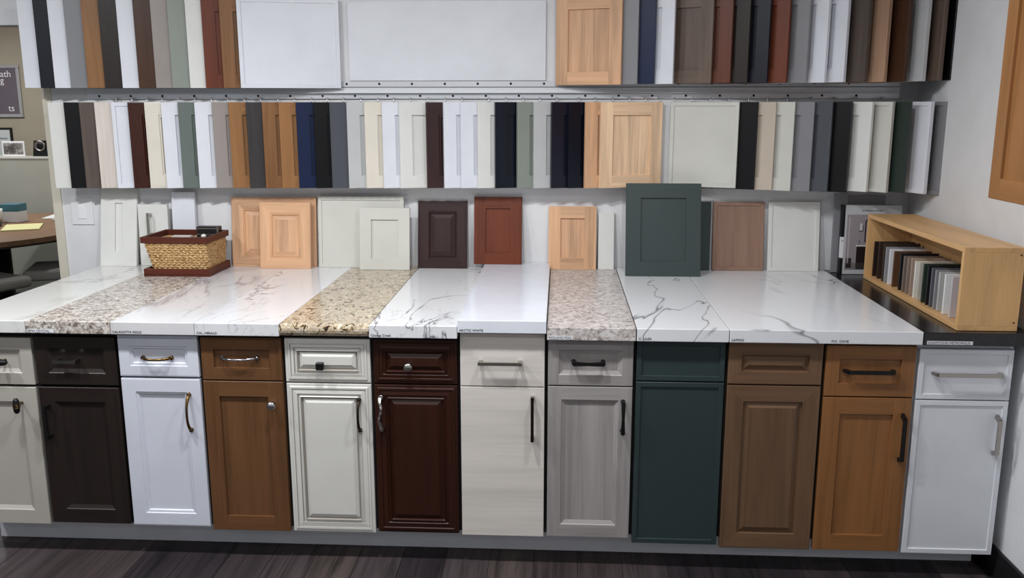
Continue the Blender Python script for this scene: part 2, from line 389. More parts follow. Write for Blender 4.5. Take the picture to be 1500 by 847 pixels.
for i, (ys, sty, s, col, kind, lab) in enumerate(CAB):
    x0, x1 = BX[i]+.006, BX[i+1]-.006
    if i == 11: x1 = BX[12]-.010
    xc = (proj((BX[i], 0, .5))[0]+proj((BX[i+1], 0, .5))[0])/2
    z = [at_y(xc, y, 0).z for y in ys]
    t = tag(empty('base_cabinet', (x0, 0, 0)), lab, 'cabinet', None)
    w = x1-x0; top = .874 if i != 6 else .896
    gl = None
    if kind == 'w': vm, hm = wood(col, 'z', .16), wood(col, 'x', .16)
    elif kind == 't': vm = hm = wood(col, 'x', .075, .5)
    else: vm = hm = paint(col, .36)
    if kind == 'g': gl = paint((150, 144, 136), .5)
    MB().box((-.0056, .0215, .1285), (w+.0056, D-.012, top)).build('body', DARKBODY if i != 11 else paint(col, .36), t)
    dt = min(z[0], top-.002)
    for nm, a, b, hd in (('drawer_front', z[1], dt, 0), ('door', z[3], z[2], 1)):
        ss = s
        if nm == 'drawer_front' and sty in ('shaker', 'bevel', 'ogee', 'raisedbevel'): ss = s*.78
        if nm == 'drawer_front' and sty == 'rich': ss = .032
        f = panel(sty, w, b-a, .020, ss, vm, hm, t, (nm, 'center_panel'), gl, (0, 0, a), root=True)
        if i in HND:
            k, me, pc, L, vert, m2 = HND[i][hd]
            P = at_y(pc[0], pc[1], 0)
            rec = .009 if nm == 'drawer_front' and sty in ('shaker','bevel','ogee') else (.002 if sty == 'rich' and nm == 'drawer_front' else 0)
            h = handle(k, me, (P.x-x0, P.z-a), L, vert, f, m2); h.location.y = rec

# ------------------------------------------------------------------ countertop slabs
SLM = [
 marble((222,222,220), (176,172,166), 1.6, .020, 3.1, .02, .9),
 granite([(104,96,92), (160,150,142), (184,175,167), (202,194,187), (224,219,214)], 60, .25, spread=.2, blotch=.92),
 marble((216,215,217), (158,154,158), 2.0, .035, 5.3, .03, .7, .6),
 marble((222,222,225), (112,110,116), 2.6, .016, 9.2, .015, 1.1, .7),
 granite([(52,38,30), (120,92,64), (196,178,146), (214,206,186), (140,132,130), (204,168,112), (228,220,202)], 40, .14, spread=.24, blotch=.85),
 marble((224,224,226), (84,80,88), 2.4, .013, 14.7, .015, .9, .6, 6.0, .58, .35),
 paint((224,227,236), .12),
 granite([(134,126,124), (176,168,165), (192,185,182), (206,200,198), (220,216,215)], 55, .3, spread=.22, blotch=.94),
 marble((226,227,230), (126,126,131), 1.5, .0048, 21.4, .01, -.5, .85, 4.0, .5, .0),
 marble((226,227,231), (136,136,141), 1.4, .0042, 41.3, .01, .8, .85, 4.0, .5, .0),
 None,
 granite([(26,25,28), (31,30,33), (37,36,39)], 50, .22),
]
SLL = ['white veined counter slab at the open end of the counter', 'grey-beige granite counter slab with white edge label', 'cloudy white marble counter slab beneath the wicker basket',
 'white marble counter slab with fine grey veins in front of maple doors', 'gold and brown speckled granite counter slab with rounded edge', 'white counter slab with dark jagged veins in front of espresso door',
 'plain glossy white counter slab raised above its neighbours', 'grey speckled counter slab in front of the small maple door', 'white counter slab with branching veins beneath the dark green door',
 'wide white veined counter slab in front of taupe and off-white doors', 'white faintly veined counter slab beside the black slab', 'matte black counter slab beneath the wooden sample box']
SLT = [None, ('SEPIA CRYSTAL', 1), ('CALACATTA GOLD', 0), ('CAL. HERALD', 0), None, ('Cassata Creek', 0), ('ARCTIC WHITE', 0), ('ROLLING FOG', 1), ('C. LAZA', 0), ('LAPINO', 0), ('M.C. COVE', 0), ('SOAPSTONE METROPOLIS', 1)]
INK = paint((44, 44, 50), .6); STK = paint((226, 228, 232), .5)
for i in range(12):
    if i == 10: continue                     # one long slab covers two cabinets
    x0, x1 = BX[i], BX[i+1] if i != 9 else BX[11]
    g = .0035 if i in (7, 8) else .0012
    dz = .022 if i == 6 else (.0 if i != 11 else -.001)
    z0, z1 = .876+dz, ZT+dz
    a, b = x0+g*.5, x1-g*.5
    if i == 11: b = XR-.006
    y0, y1 = -.030, D-.004
    mb = MB()
    if i == 4:
        pr = [(y0+.018*(1-math.cos(q)), (z0+z1)/2+(z1-z0)/2*math.sin(q)) if False else (y0+.020-.020*math.cos(q), (z0+z1)/2+(z1-z0)/2*math.sin(q)) for q in [(-1+2*k/8)*math.pi/2 for k in range(9)]]
        pr = [(y1, z0)]+pr+[(y1, z1)]
        L = [mb.bm.verts.new((0, y, z)) for y, z in pr]; R = [mb.bm.verts.new((b-a, y, z)) for y, z in pr]
        mb.bm.faces.new(L); mb.bm.faces.new(R)
        for k in range(len(pr)): mb.bm.faces.new((L[k], L[(k+1) % len(pr)], R[(k+1) % len(pr)], R[k])).smooth = False
    else: mb.box((0, y0, z0), (b-a, y1, z1), bev=.0022, seg=2)
    o = mb.build('counter_slab', SLM[i], None, (a, 0, 0)); tag(o, SLL[i], 'countertop')
    if SLT[i]:
        tx, st = SLT[i]; wd = .0074*len(tx)
        off = .004 if i not in (3, 10) else .006
        if i == 11: off = .012
        if st: MB().box((off, y0-.0006, z0+.004), (off+wd+.004, y0+.001, z0+.0165)).build('label_sticker', STK, o)
        if i == 9: text_mesh(SLT[10][0], .0115, INK, o, (BX[10]-BX[9]+.008, y0-.0008, z0+.0062), (math.pi/2, 0, 0), xs=1.05, depth=.0002)
        text_mesh(tx, .0115, INK, o, (off+.002, y0-.0008, z0+.0062), (math.pi/2, 0, 0), xs=1.05, depth=.0002)

# ------------------------------------------------------------------ hanging sample rails
ALU = paint((206, 207, 211), .36, .7); ALU2 = paint((214, 215, 219), .4, .5); HOLE = paint((16, 16, 17), .6)
def rail(name, lab, zlo, zhi, xa, xb, holes_z, pitch, lip):
    t = tag(empty(name, (xa, D, zlo)), lab, 'rail')
    L = xb-xa; h = zhi-zlo
    MB().box((0, -.010, 0), (L, 0, h), bev=.001).build('strip', ALU, t)
    if lip: MB().box((0, -.030, h), (L, 0, h+.003)).build('flange', ALU2, t); MB().box((0, -.012, h+.003), (L, 0, h+.024)).build('backing_strip', ALU2, t)
    n = int(L/pitch); me = MB().lathe([(.0055, 0), (.0055, .0012), (.003, .0016)], Matrix.Rotation(math.pi/2, 4, 'X'), 10).mesh('screw_head', HOLE)
    for k in range(n): link('screw_head', me, t, (pitch*(k+.4), -.010, holes_z))
    return t
rail('hinge_rail', 'long perforated aluminium rail carrying the lower row of sample doors', 1.706, 1.732, -.413, 3.335, .014, .152, True)
rail('mounting_strip', 'bare aluminium strip with dark screw heads under the blank white board', 1.760, 1.786, -.45, 3.335, .014, .152, False)
rail('top_hinge_rail', 'aluminium rail above the upper row of sample doors', 2.160, 2.190, -.45, 3.335, .014, .152, False)
# blank white board between the upper groups
t = MB().box((0, -.014, 0), (.905, 0, .352), bev=.002).build('display_board', paint((222,224,230), .4), None, (.842, D, 1.787)); tag(t, 'blank white wall board between the two upper groups of sample doors', 'board')

# ------------------------------------------------------------------ hanging sample doors
C = dict(white=(224,226,234), offwhite=(222,222,218), cream=(222,215,202), ivory=(206,205,197), black=(11,11,13), navy=(22,34,66), inky=(16,20,32), blackbrown=(42,33,30),
 grey=(130,130,134), slate=(78,81,88), lightgrey=(190,191,192), charcoal=(58,55,55), taupe=(150,141,136), sage=(136,142,134), green=(46,57,51), dgreen=(100,110,105), beige=(196,182,166),
 oak=(146,104,66), brownoak=(130,91,58), brown=(72,46,30), cherry=(106,52,32), redbrown=(98,54,38), mahogany=(60,28,20), umber=(104,88,78), driftwood=(92,81,75), maple=(238,203,168),
 pine=(212,168,132), tan=(170,136,112), linen=(204,194,186), silver=(176,178,182), dusk=(56,38,38), midnight=(26,27,40))
WOODS = {'oak','brownoak','brown','cherry','redbrown','mahogany','umber','driftwood','maple','pine','tan','blackbrown','charcoal','linen','dusk'}
NICE = dict(offwhite='off-white', blackbrown='black-brown', lightgrey='light grey', dgreen='grey-green', brownoak='brown oak', redbrown='red-brown', green='dark green', inky='ink black', midnight='midnight blue', umber='grey-brown', dusk='espresso', linen='pale linen woodgrain')
nice = lambda c: NICE.get(c, c)
def mats(c, rough=.36):
    if c in WOODS: return wood(C[c], 'z', .2, .38), wood(C[c], 'x', .2, .38)
    m = paint(C[c], rough); return m, m
PIN = paint((210, 210, 214), .3, .6)
USED = set()
def uniq(l):
    if l in USED: print('DUP LABEL', l)
    USED.add(l); return l
def hang(org, rz, w, h, c, sty, label, group, hinge_x, up, rough=.36):
    t = tag(empty('door_sample', org, (0, 0, rz)), uniq(label), 'sample door', group)
    vm, hm = mats(c, rough)
    panel(sty, w, h, .019, .057 if w < .4 else .03, vm, hm, t, ('frame' if sty != 'slab' else 'slab', 'center_panel'))
    mb = MB(); mb.tube([(hinge_x, .010, h-.012), (hinge_x, .010, h+up)], .003, n=6)
    mb.tube([(hinge_x, .010, h+up), (hinge_x, .030, h+up)], .0022, n=6, up=(0,0,1)); mb.build('hinge_pin', PIN, t)
    return t
WSD = .305
def neigh(L, i):
    a = nice(L[i-1]) if i else None; b = nice(L[i+1]) if i+1 < len(L) else None
    if a and b: return 'between %s and %s ones' % (a, b)
    return 'at its end beside %s' % (b or a)
def left_group(rows, top, bot_y, th, row, sp=None):
    names = [r[1] for r in rows]
    for i, (px, c, sty, *ex) in enumerate(rows):
        w = ex[0] if ex else WSD; a = ex[1] if len(ex) > 1 else th
        rough = .16 if len(ex) > 2 else .36
        yf = D-.034-w*math.sin(a)
        P = at_y(px, bot_y, yf); zb = P.z
        hang((P.x, yf, zb), a, w, top-zb, c, sty, '%s %ssample door in the %s, %s' % (nice(c), {'slab':'flat ','slim':'slim-framed ','raised':'raised-panel '}.get(sty, ''), row, neigh(names, i)), 'sample doors, '+row, w-.012, .021, rough)
def right_group(rows, top, row, a0, a1, pw, w=WSD):
    names = [r[2] for r in rows]; n = len(rows)
    for i, (px, by, c, sty) in enumerate(rows):
        a = math.radians(a0+(a1-a0)*(i/(n-1))**pw)          # the fan opens towards the side wall
        yf = D-.034-w*math.sin(a); P = at_y(px, by, yf)
        hx = min(P.x, XR-.006)-w*math.cos(a)
        hang((hx, D-.034, P.z), -a, w, top-P.z, c, sty, '%s %ssample door in the %s, %s' % (nice(c), {'slab':'flat ','slim':'slim-framed ','raised':'raised-panel '}.get(sty, ''), row, neigh(names, i)), 'sample doors, '+row, .012, .021)
R18 = math.radians(18)
left_group([(82,'offwhite','slab'),(105,'black','slab'),(127,'driftwood','slab'),(149,'linen','slab'),(173,'white','slim'),(197,'mahogany','raised'),(221,'cream','raised'),(245,'white','shaker'),
 (269,'dgreen','shaker'),(293,'white','shaker'),(318,'taupe','shaker'),(342,'oak','shaker'),(367,'charcoal','slab'),(390,'brownoak','shaker'),(414,'oak','shaker'),(439,'navy','shaker'),(464,'black','shaker'),
 (487.5,'slate','slab'),(512,'lightgrey','shaker'),(537.5,'cream','shaker'),(563,'white','shaker'),(587.5,'offwhite','shaker'),(626.5,'dusk','raised'),(651.5,'white','shaker'),(676.5,'silver' if False else 'white','shaker'),(701,'offwhite','shaker'),
 (726,'inky','shaker',WSD,R18,1),(758,'sage','shaker',WSD,R18,1),(782,'lightgrey','shaker',WSD,R18,1),(807.5,'midnight','shaker',WSD,R18,1),(832,'inky','shaker',WSD,R18,1),(857,'pine','shaker',WSD,math.radians(20)),(879,'maple','shaker',.300,math.radians(20))], 1.691, 276, R18, 'lower long row')
left_group([(37,'white','slab'),(60,'inky','slab'),(81,'white','slab'),(104,'grey','slab'),(129,'oak','slab'),(154,'blackbrown','slab'),(180,'white','slab'),(204,'brown','slab'),(229,'taupe','slab'),(253,'sage','slab'),
 (279,'offwhite','slab'),(302,'cherry','shaker'),(328,'brownoak','shaker'),(353,'white','slim',.445,math.radians(14))], 2.145, 129, R18, 'upper doorway row')
right_group([(909,124,'pine','shaker'),(933,123.5,'grey','slab'),(957.5,123,'navy','slab'),(985,123,'white','shaker'),(1041,122,'umber','shaker'),(1069,121.5,'redbrown','shaker'),(1094,121,'blackbrown','shaker'),
 (1123,121,'midnight','shaker'),(1151,121,'cherry','shaker'),(1180,121,'grey','shaker'),(1207,121,'white','shaker'),(1235,120.5,'white','shaker'),(1266,120,'driftwood','slab'),(1294,120,'tan','slab'),
 (1323,119.5,'brown','slab'),(1350,119,'lightgrey','slab'),(1374,118,'umber','slab'),(1396,117.5,'black','slab')], 2.150, 'upper side-wall row', 19.5, 79, 1.75)
right_group([(1077,276,'ivory','slim'),(1104,278,'black','slab'),(1130,279,'beige','shaker'),(1157,280,'ivory','shaker'),(1185,281,'grey','shaker'),(1211,281.5,'slate','shaker'),(1238,282.5,'black','slab'),
 (1268,281.5,'offwhite','shaker'),(1297,282.5,'ivory','slim'),(1321,283,'green','slab'),(1352,284.5,'white','slim'),(1375,286.5,'grey','slim')], 1.691, 'lower side-wall row', 19, 74, 1.8)

# ------------------------------------------------------------------ sample doors standing on the counter
def stand(px0, px1, py, top_px, c, sty, label, s=.05, y=None, base=ZT, lean=None, vm=None, hm=None, w=None, th=.019, ty=None):
    """leans back against the wall: base line at y, top edge further back"""
    P = at_z(px0, py, base); Q = at_z(px1, py, base)
    yy = y if y is not None else min(P.y, D-.06)
    x0 = at_y(px0, py, yy).x; x1 = at_y(px1, py, yy).x
    h = at_y(px0, top_px, yy+.03).z-base
    wid = w or (x1-x0)
    room = D-th-.002-yy                      # distance available at the top
    ln = lean if lean is not None else math.asin(max(.02, min(.3, room/h)))
    t = tag(empty('door_sample', (x0, yy, base), (-ln, 0, 0)), uniq(label), 'sample door')
    t.location.z = base+.0005
    if vm is None: vm, hm = mats(c)
    panel(sty, wid, h/math.cos(ln), th, s, vm, hm, t, ('frame' if sty != 'slab' else 'slab', 'center_panel'))
    return t
stand(147, 197, 389, 277, 'offwhite', 'shaker', 'tall off-white shaker sample door leaning on the wall beside the wicker basket', .07, w=.178, y=1.07)
sd = stand(207, 250, 391, 299, 'offwhite', 'slab', 'off-white sample door with a nickel pull, standing behind the wicker basket', y=1.095, lean=.04)
h = handle('bar', 'nickel', (.062, .20), .11, True, sd)
stand(256, 289, 388, 281, 'white', 'slab', 'narrow white sample board leaning on the wall behind the wicker basket', y=1.105, lean=.06)
stand(341, 464, 389, 289, 'pine', 'mitre', 'wide maple raised-panel sample door leaning behind a smaller maple one', .055, y=1.095, lean=.10)
stand(381, 455, 392, 297, 'pine', 'mitre', 'smaller maple raised-panel sample door standing in front of a wider one', .05, y=1.045, lean=.13)
stand(467, 592, 390, 288, 'ivory', 'slim', 'wide ivory sample door leaning behind a smaller ivory shaker one', .06, y=1.09, lean=.10).name
stand(527, 600, 394, 305, 'ivory', 'shaker', 'smaller ivory shaker sample door standing on the gold speckled granite slab', .054, y=1.035, lean=.13)
stand(612, 684, 390, 295, 'dusk', 'mitre', 'espresso raised-panel sample door leaning on the wall', .05, y=1.09)
stand(694, 764, 383, 289, 'cherry', 'shaker', 'reddish brown cherry shaker sample door standing on the raised white slab', .054, y=1.09, base=ZT+.022)
stand(803, 873, 389, 303, 'pine', 'shaker', 'small pinkish maple shaker sample door standing on the grey speckled slab', .056, y=1.09)
stand(876, 899, 390, 312, 'offwhite', 'slab', 'narrow off-white board leaning between small maple and dark green sample doors', y=1.10)
GRN = paint((62, 72, 72), .36)
stand(916, 1026, 405, 270, 'green', 'shaker', 'large dark green shaker sample door, tallest one standing on the counter', .066, y=.94, lean=.2, vm=GRN, hm=GRN)
stand(1010, 1039, 391, 295, 'green', 'slab', 'dark green panel mostly hidden behind the large green sample door', y=1.10, lean=.05, vm=GRN, hm=GRN)
TPV = wood((150, 120, 104), 'z', .1)
stand(1043, 1118, 391, 296, 'tan', 'slim', 'taupe brown slim-framed sample door leaning beside the off-white one', y=1.10, vm=TPV, hm=TPV)
stand(1124, 1199, 392, 296, 'offwhite', 'slim', 'off-white slim-framed sample door leaning at the edge of the black slab', y=1.10)
stand(1217, 1237, 395, 283, 'grey', 'slab', 'plain grey panel leaning on the wall behind the brochure binder', y=1.085, lean=.05, th=.012)
RB = paint((150, 148, 150), .5)

# ------------------------------------------------------------------ switch plate on the wall
P0, P1 = at_y(107, 329, D), at_y(135, 290, D)
t = tag(empty('light_switch', (P0.x, D, P0.z)), 'white paddle light switch plate on the wall end', 'switch')
w_, h_ = P1.x-P0.x, P1.z-P0.z
MB().box((0, -.006, 0), (w_, 0, h_), bev=.002).build('plate', paint((232,232,234), .35), t)
MB().box((w_*.32, -.0095, h_*.22), (w_*.68, -.005, h_*.78), bev=.0015).build('paddle', paint((238,238,240), .3), t)

# ------------------------------------------------------------------ wicker basket
bx, by0, bw, bd = -.052, .825, .302, .258
LEA = wood((84, 38, 26), 'x', .14, .45)
ba = tag(empty('wicker_basket', (bx, by0, ZT+.0005)), 'woven seagrass basket with brown rim on a brown tray, holding samples', 'basket')
mb = MB(); mb.box((0, 0, 0), (bw, bd, .008)); T = .012
for a, b in (((0,0,.008),(bw,T,.034)), ((0,bd-T,.008),(bw,bd,.034)), ((0,T,.008),(T,bd-T,.034)), ((bw-T,T,.008),(bw,bd-T,.034))): mb.box(a, b, bev=.0015)
mb.build('tray', LEA, ba)
def rect_path(x0, y0, x1, y1, r, n):
    pts = []; segs = [((x0+r, y0), (x1-r, y0)), ((x1-r, y0+r), -90), ((x1, y0+r), (x1, y1-r)), ((x1-r, y1-r), 0), ((x1-r, y1), (x0+r, y1)), ((x0+r, y1-r), 90), ((x0, y1-r), (x0, y0+r)), ((x0+r, y0+r), 180)]
    poly = []
    for s in segs:
        if isinstance(s[1], tuple): poly += [s[0], s[1]]
        else:
            for k in range(1, 4):
                a = math.radians(s[1]+90*k/4); poly.append((s[0][0]+r*math.cos(a), s[0][1]+r*math.sin(a)))
    poly.append(poly[0]); L = [0]
    for a, b in zip(poly, poly[1:]): L.append(L[-1]+math.dist(a, b))
    out = []
    for k in range(n):
        d = L[-1]*k/n; j = max(i for i in range(len(L)-1) if L[i] <= d+1e-9); u = (d-L[j])/max(1e-9, L[j+1]-L[j])
        out.append((poly[j][0]+(poly[j+1][0]-poly[j][0])*u, poly[j][1]+(poly[j+1][1]-poly[j][1])*u))
    return out
mb = MB(); NR, NP, zb0, zb1 = 12, 300, .014, .150
for r_ in range(NR):
    f = (r_+.5)/NR; z = zb0+(zb1-zb0)*f
    fl_ = .030*(1-f)
    P = rect_path(.008+fl_, .006+fl_*.6, bw-.010-fl_*.2, bd-.006-fl_*.3, .015, NP)
    cx_, cy2 = bw/2, bd/2; rings = []
    for k, (x, y) in enumerate(P):
        a, b = P[(k+1) % NP], P[k-1]; tx, ty = a[0]-b[0], a[1]-b[1]; l = math.hypot(tx, ty); nx, ny = ty/l, -tx/l
        ph = math.sin(2*math.pi*k/7.5+(r_ % 2)*math.pi); ro = .0045+.0022*ph; rr = .0068
        rings.append([mb.bm.verts.new((x+nx*ro*math.cos(q), y+ny*ro*math.cos(q), z+rr*math.sin(q)+.0016*math.cos(2*math.pi*k/7.5))) for q in [2*math.pi*j/6 for j in range(6)]])
    for k in range(NP):
        A, B = rings[k], rings[(k+1) % NP]
        for j in range(6): mb.bm.faces.new((A[j], A[(j+1) % 6], B[(j+1) % 6], B[j])).smooth = True
m, nt, b_ = _new('seagrass'); b_.inputs['Roughness'].default_value = .7
n_ = N(nt, 'ShaderNodeTexNoise', Scale=130.0, Detail=4.0); nt.links.new(coords(nt, rnd=False).outputs[0], n_.inputs['Vector'])
rr_ = ramp(nt, n_.outputs['Fac'], [(.3, lin((126, 92, 54))), (.5, lin((186, 148, 98))), (.7, lin((224, 192, 142)))]); nt.links.new(rr_.outputs[0], b_.inputs['Base Color'])
wv = mb.build('woven_wall', m, ba); wv['kind'] = 'stuff'
mb = MB(); x0, y0, x1, y1, T = -.004, -.004, bw, bd+.004, .012
for a, b in (((x0,y0,.150),(x1,y0+T,.178)), ((x0,y1-T,.150),(x1,y1,.178)), ((x0,y0+T,.150),(x0+T,y1-T,.178)), ((x1-T,y0+T,.150),(x1,y1-T,.178))): mb.box(a, b, bev=.0015)
mb.build('rim', LEA, ba)
MB().box((.035, .03, .012), (bw-.03, bd-.03, .03)).build('liner', paint((70,44,30), .8), ba)
bz = ZT+.0305
def item(name, a, b, m, lab, cat, rz=0): return tag(MB().box((0,0,0), tuple(q-p for p, q in zip(a, b)), bev=.002).build(name, m, None, (bx+a[0], by0+a[1], bz+a[2]), rz), lab, cat)
for k in range(3):
    item('sample_tile', (.050+.016*k, .060+.036*k, 0), (.140+.016*k, .088+.036*k, .124+.006*k), paint(((206,200,192),(222,220,216),(196,190,182))[k], .4), ('beige','white','grey-beige')[k]+' sample tile standing inside the wicker basket', 'sample tile')
item('sample_tile', (.165, .085, 0), (.225, .15, .130), paint((40,38,38), .3), 'glossy black sample block standing inside the wicker basket', 'sample tile')
t = tag(empty('sample_case', (bx+.178, by0+.185, bz)), 'black and steel hardware sample case standing up out of the wicker basket', 'case')
MB().box((0, 0, 0), (.105, .045, .172), bev=.003).build('case_body', paint((34,32,32), .35), t)
for z in (.132, .160): MB().box((-.0015, -.002, z), (.1065, .0, z+.006)).build('steel_trim', MET['nickel'], t)
MB().box((.097, -.003, .085), (.105, 0, .17)).build('steel_trim', MET['nickel'], t)
t = tag(empty('cabinet_knob', (bx+.242, by0+.11, bz)), 'small white cabinet knob on a post inside the wicker basket', 'knob')
MB().lathe([(.010, 0), (.010, .115), (.005, .12), (.005, .132)]).build('post', MET['nickel'], t); MB().lathe([(.004, .131), (.012, .136), (.012, .142), (.004, .148)]).build('head', paint((230,228,224), .3), t)

# ------------------------------------------------------------------ brochure binder
t = tag(empty('brochure_binder', (3.092, 1.04, ZT), (-.04, 0, 0)), 'upright brochure binder showing a bathroom picture, black spine with white label', 'brochure')
BWd, BH, BT = .262, .315, .034
MB().box((.012, 0, 0), (BWd, BT, BH), bev=.0015).build('cover', paint((186,188,192), .3), t)
MB().box((0, .0005, 0), (.013, BT-.0005, BH)).build('spine', paint((24,24,28), .4), t)
MB().box((-.0006, -.0006, .075), (.0122, .02, .170)).build('spine_label', paint((226,226,228), .5), t)
pic = MB().box((.022, -.0008, .022), (BWd-.012, .001, .272)).build('picture', paint((150,142,146), .4), t)
def pr(x0, z0, x1, z1, c, n='print', d=.0012): MB().box((x0, -d, z0), (x1, .0, z1)).build(n, paint(c, .4), pic)
pr(.022, .022, BWd-.012, .052, (120,112,112)); pr(.070, .024, .20, .128, (40,28,28)); pr(.066, .128, .204, .134, (214,212,210))
pr(.030, .05, .036, .26, (178,172,176)); pr(.076, .195, .094, .199, (44,40,40)); pr(.080, .2, .090, .232, (206,202,200)); pr(.094, .199, .0965, .225, (44,40,40))
pr(.026, .03, .05, .075, (52,46,46)); pr(.080, .134, .083, .158, (90,84,84))
mb = MB()
for (u0, v0), (u1, v1) in (((.105,.15),(.105,.243)), ((.105,.243),(.118,.256)), ((.118,.256),(.170,.256)), ((.170,.256),(.183,.243)), ((.183,.243),(.183,.15)), ((.183,.15),(.105,.15))): mb.tube([(u0, -.001, v0), (u1, -.001, v1)], (.0022, .0008), sq=True, up=(0,1,0))
mb.build('mirror_print', paint((30,28,30), .4), pic)
text_mesh('BATHROOM VANITIES', .009, paint((70,70,74), .5), t, (.085, -.0006, .287), (math.pi/2, 0, 0))
text_mesh('38', .010, INK, t, (.001, -.0009, .150), (math.pi/2, 0, 0), xs=.8)
t = tag(empty('ribbed_panel', (3.128, D-.030, ZT)), 'dark grey ribbed panel showing above the brochure binder', 'panel')
MB().box((0, 0, 0), (.175, .014, .350)).build('board', RB, t)
for k in range(5): MB().box((0, -.004, .312+.0085*k-.002), (.175, 0, .312+.0085*k+.003)).build('rib', RB, t)

# ------------------------------------------------------------------ wooden sample box with chips
BX0, BX1, BY0, BY1, BHt, TT = 3.172, 3.372, -.002, .955, .287, .017
OAK = wood((214, 170, 118), 'y', .12, .42); OAKZ = wood((214, 170, 118), 'z', .12, .42)
t = tag(empty('sample_box', (BX0, BY0, ZT)), 'open-fronted maple box on its side holding a row of colour chips', 'box')
bw_, bl = BX1-BX0, BY1-BY0
MB().box((0, 0, 0), (bw_, bl, TT), bev=.001).build('bottom_board', OAK, t); MB().box((0, 0, BHt-TT), (bw_, bl, BHt), bev=.001).build('top_board', OAK, t)
MB().box((0, 0, TT), (bw_, TT, BHt-TT), bev=.0005).build('end_board', OAKZ, t); MB().box((0, bl-TT, TT), (bw_, bl, BHt-TT), bev=.0005).build('end_board', OAKZ, t)
MB().box((bw_-.010, TT, TT), (bw_, bl-TT, BHt-TT)).build('back_board', OAK, t)
for z in (.030, .262):
    MB().lathe([(.003, 0), (.003, .0012)], Matrix.Translation((bw_-.014, 0, z)) @ Matrix.Rotation(math.pi/2, 4, 'X'), 8).build('screw_head', MET['bronze'], t)
    MB().box((bw_-.0005, -.002, z-.014), (bw_+.008, .016, z+.014)).build('bracket', paint((60,58,58), .5), t)
CH = [(1282,354,(46,34,30),'dark espresso'),(1289,355,(58,44,38),'espresso brown'),(1296,357,(70,56,50),'umber'),(1299,362,(150,150,154),'mid grey'),(1304.5,365,(224,224,228),'bright white'),(1311,368.5,(96,66,48),'chestnut'),(1320.5,371.5,(34,32,34),'jet black'),(1325.5,375.5,(120,106,96),'taupe'),
 (1331,377.5,(142,124,112),'light taupe'),(1336.5,379,(168,146,132),'tan'),(1342,383,(222,220,212),'ivory white'),(1348,384.5,(190,184,172),'stone'),(1354.5,387,(44,56,48),'forest green'),(1361,390,(28,28,32),'ink black'),(1366.5,393,(92,94,102),'slate'),(1372,396,(140,140,144),'pewter'),(1377.5,399,(178,178,178),'pale grey'),(1386,402,(222,224,224),'clean white'),(1396,406,(190,184,188),'lilac grey')]
for k, (px, py, c, nm) in enumerate(CH):
    P = at_x(px, py, BX0+.022); zb = ZT+TT+.0005
    zt_ = max(.12, min(.21, P.z-zb))
    y_ = max(BY0+TT+.004, min(P.y, BY1-TT-.014))
    m_ = wood(c, 'z', .14) if nm in ('dark espresso','espresso brown','umber','chestnut','tan') else paint(c, .4)
    t = MB().box((0, 0, 0), (.150, .0095, zt_), bev=.001).build('colour_chip', m_, None, (BX0+.022, y_, zb))
    tag(t, uniq('%s colour chip in the wooden sample box, %s' % (nm, 'beside the %s chip' % CH[k-1][3] if k else 'last by the brochure binder')), 'sample chip', 'colour chips in the wooden box')

# ------------------------------------------------------------------ wall cabinet on the right wall
t = tag(empty('wall_cabinet', (3.10, -.276, 1.402), (0, 0, -math.pi/2)), 'honey oak wall cabinet hung on the right wall', 'cabinet')
OKV, OKH = wood((148, 103, 62), 'z', .16), wood((148, 103, 62), 'x', .16)
panel('shaker', .42, .78, .020, .062, OKV, OKH, t, ('door', 'center_panel'), None, (0, 0, 0), root=True)
MB().box((.006, .0205, .012), (.85, XR-3.10-.001, .78)).build('body', OKV, t)
panel('shaker', .42, .78, .020, .062, OKV, OKH, t, ('door', 'center_panel'), None, (.425, 0, 0), root=True)

# ------------------------------------------------------------------ office beyond the opening
def quadpos(px, py, Y): return at_y(px, py, Y)
YP = 4.72
pz = at_y(40, 229, YP).z
t = tag(empty('office_partition', (-4.2, YP, 0)), 'grey fabric office partition with pale cap behind the table', 'partition')
MB().box((0, 0, 0), (3.6, .06, pz-.02)).build('fabric_panel', paint((164,163,152), .9, bump=.2), t); MB().box((0, -.006, pz-.02), (3.6, .066, pz)).build('cap', paint((206,204,196), .5), t)
a, b = at_y(36, 172, YO), at_y(28, 95, YO)
ph = b.z-a.z; pw = .62
t = tag(empty('framed_poster', (a.x-pw, YO, a.z)), 'dark purple-grey poster with white lettering in a silver frame', 'poster')
MB().box((.03, -.012, .03), (pw-.03, 0, ph-.03)).build('print', paint((100,90,98), .5), t)
mb = MB()
for q in (((0,-.022,0),(pw,0,.032)), ((0,-.022,ph-.032),(pw,0,ph)), ((0,-.022,.032),(.032,0,ph-.032)), ((pw-.032,-.022,.032),(pw,0,ph-.032))): mb.box(*q, bev=.004)
mb.build('picture_frame', paint((190,188,188), .3, .6), t)
LET = paint((226,224,226), .6)
for tx, z in (('Bath', ph-.115), ('g', ph-.175), ('ts', .060)): text_mesh(tx, .088, LET, t, (pw-.082 if tx != 'g' else pw-.16, -.0135, z), (math.pi/2, 0, 0), align='RIGHT')
a, b = at_y(0, 226, YO), at_y(18, 187, YO)
t = tag(empty('framed_certificate', (b.x-.30, YO, b.z-.30)), 'black framed white certificate on the beige office wall', 'picture')
MB().box((0, -.016, 0), (.30, 0, .30), bev=.003).build('picture_frame', paint((26,25,26), .4), t); MB().box((.022, -.0175, .022), (.278, -.010, .278)).build('print', paint((196,200,198), .5), t)
MB().box((.05, -.0182, .19), (.25, -.017, .20)).build('print_line', paint((110,116,116), .5), t); MB().box((.06, -.0182, .15), (.24, -.017, .155)).build('print_line', paint((130,134,134), .5), t)
a, b = at_y(4, 228, YP+.02), at_y(35, 208, YP+.02)
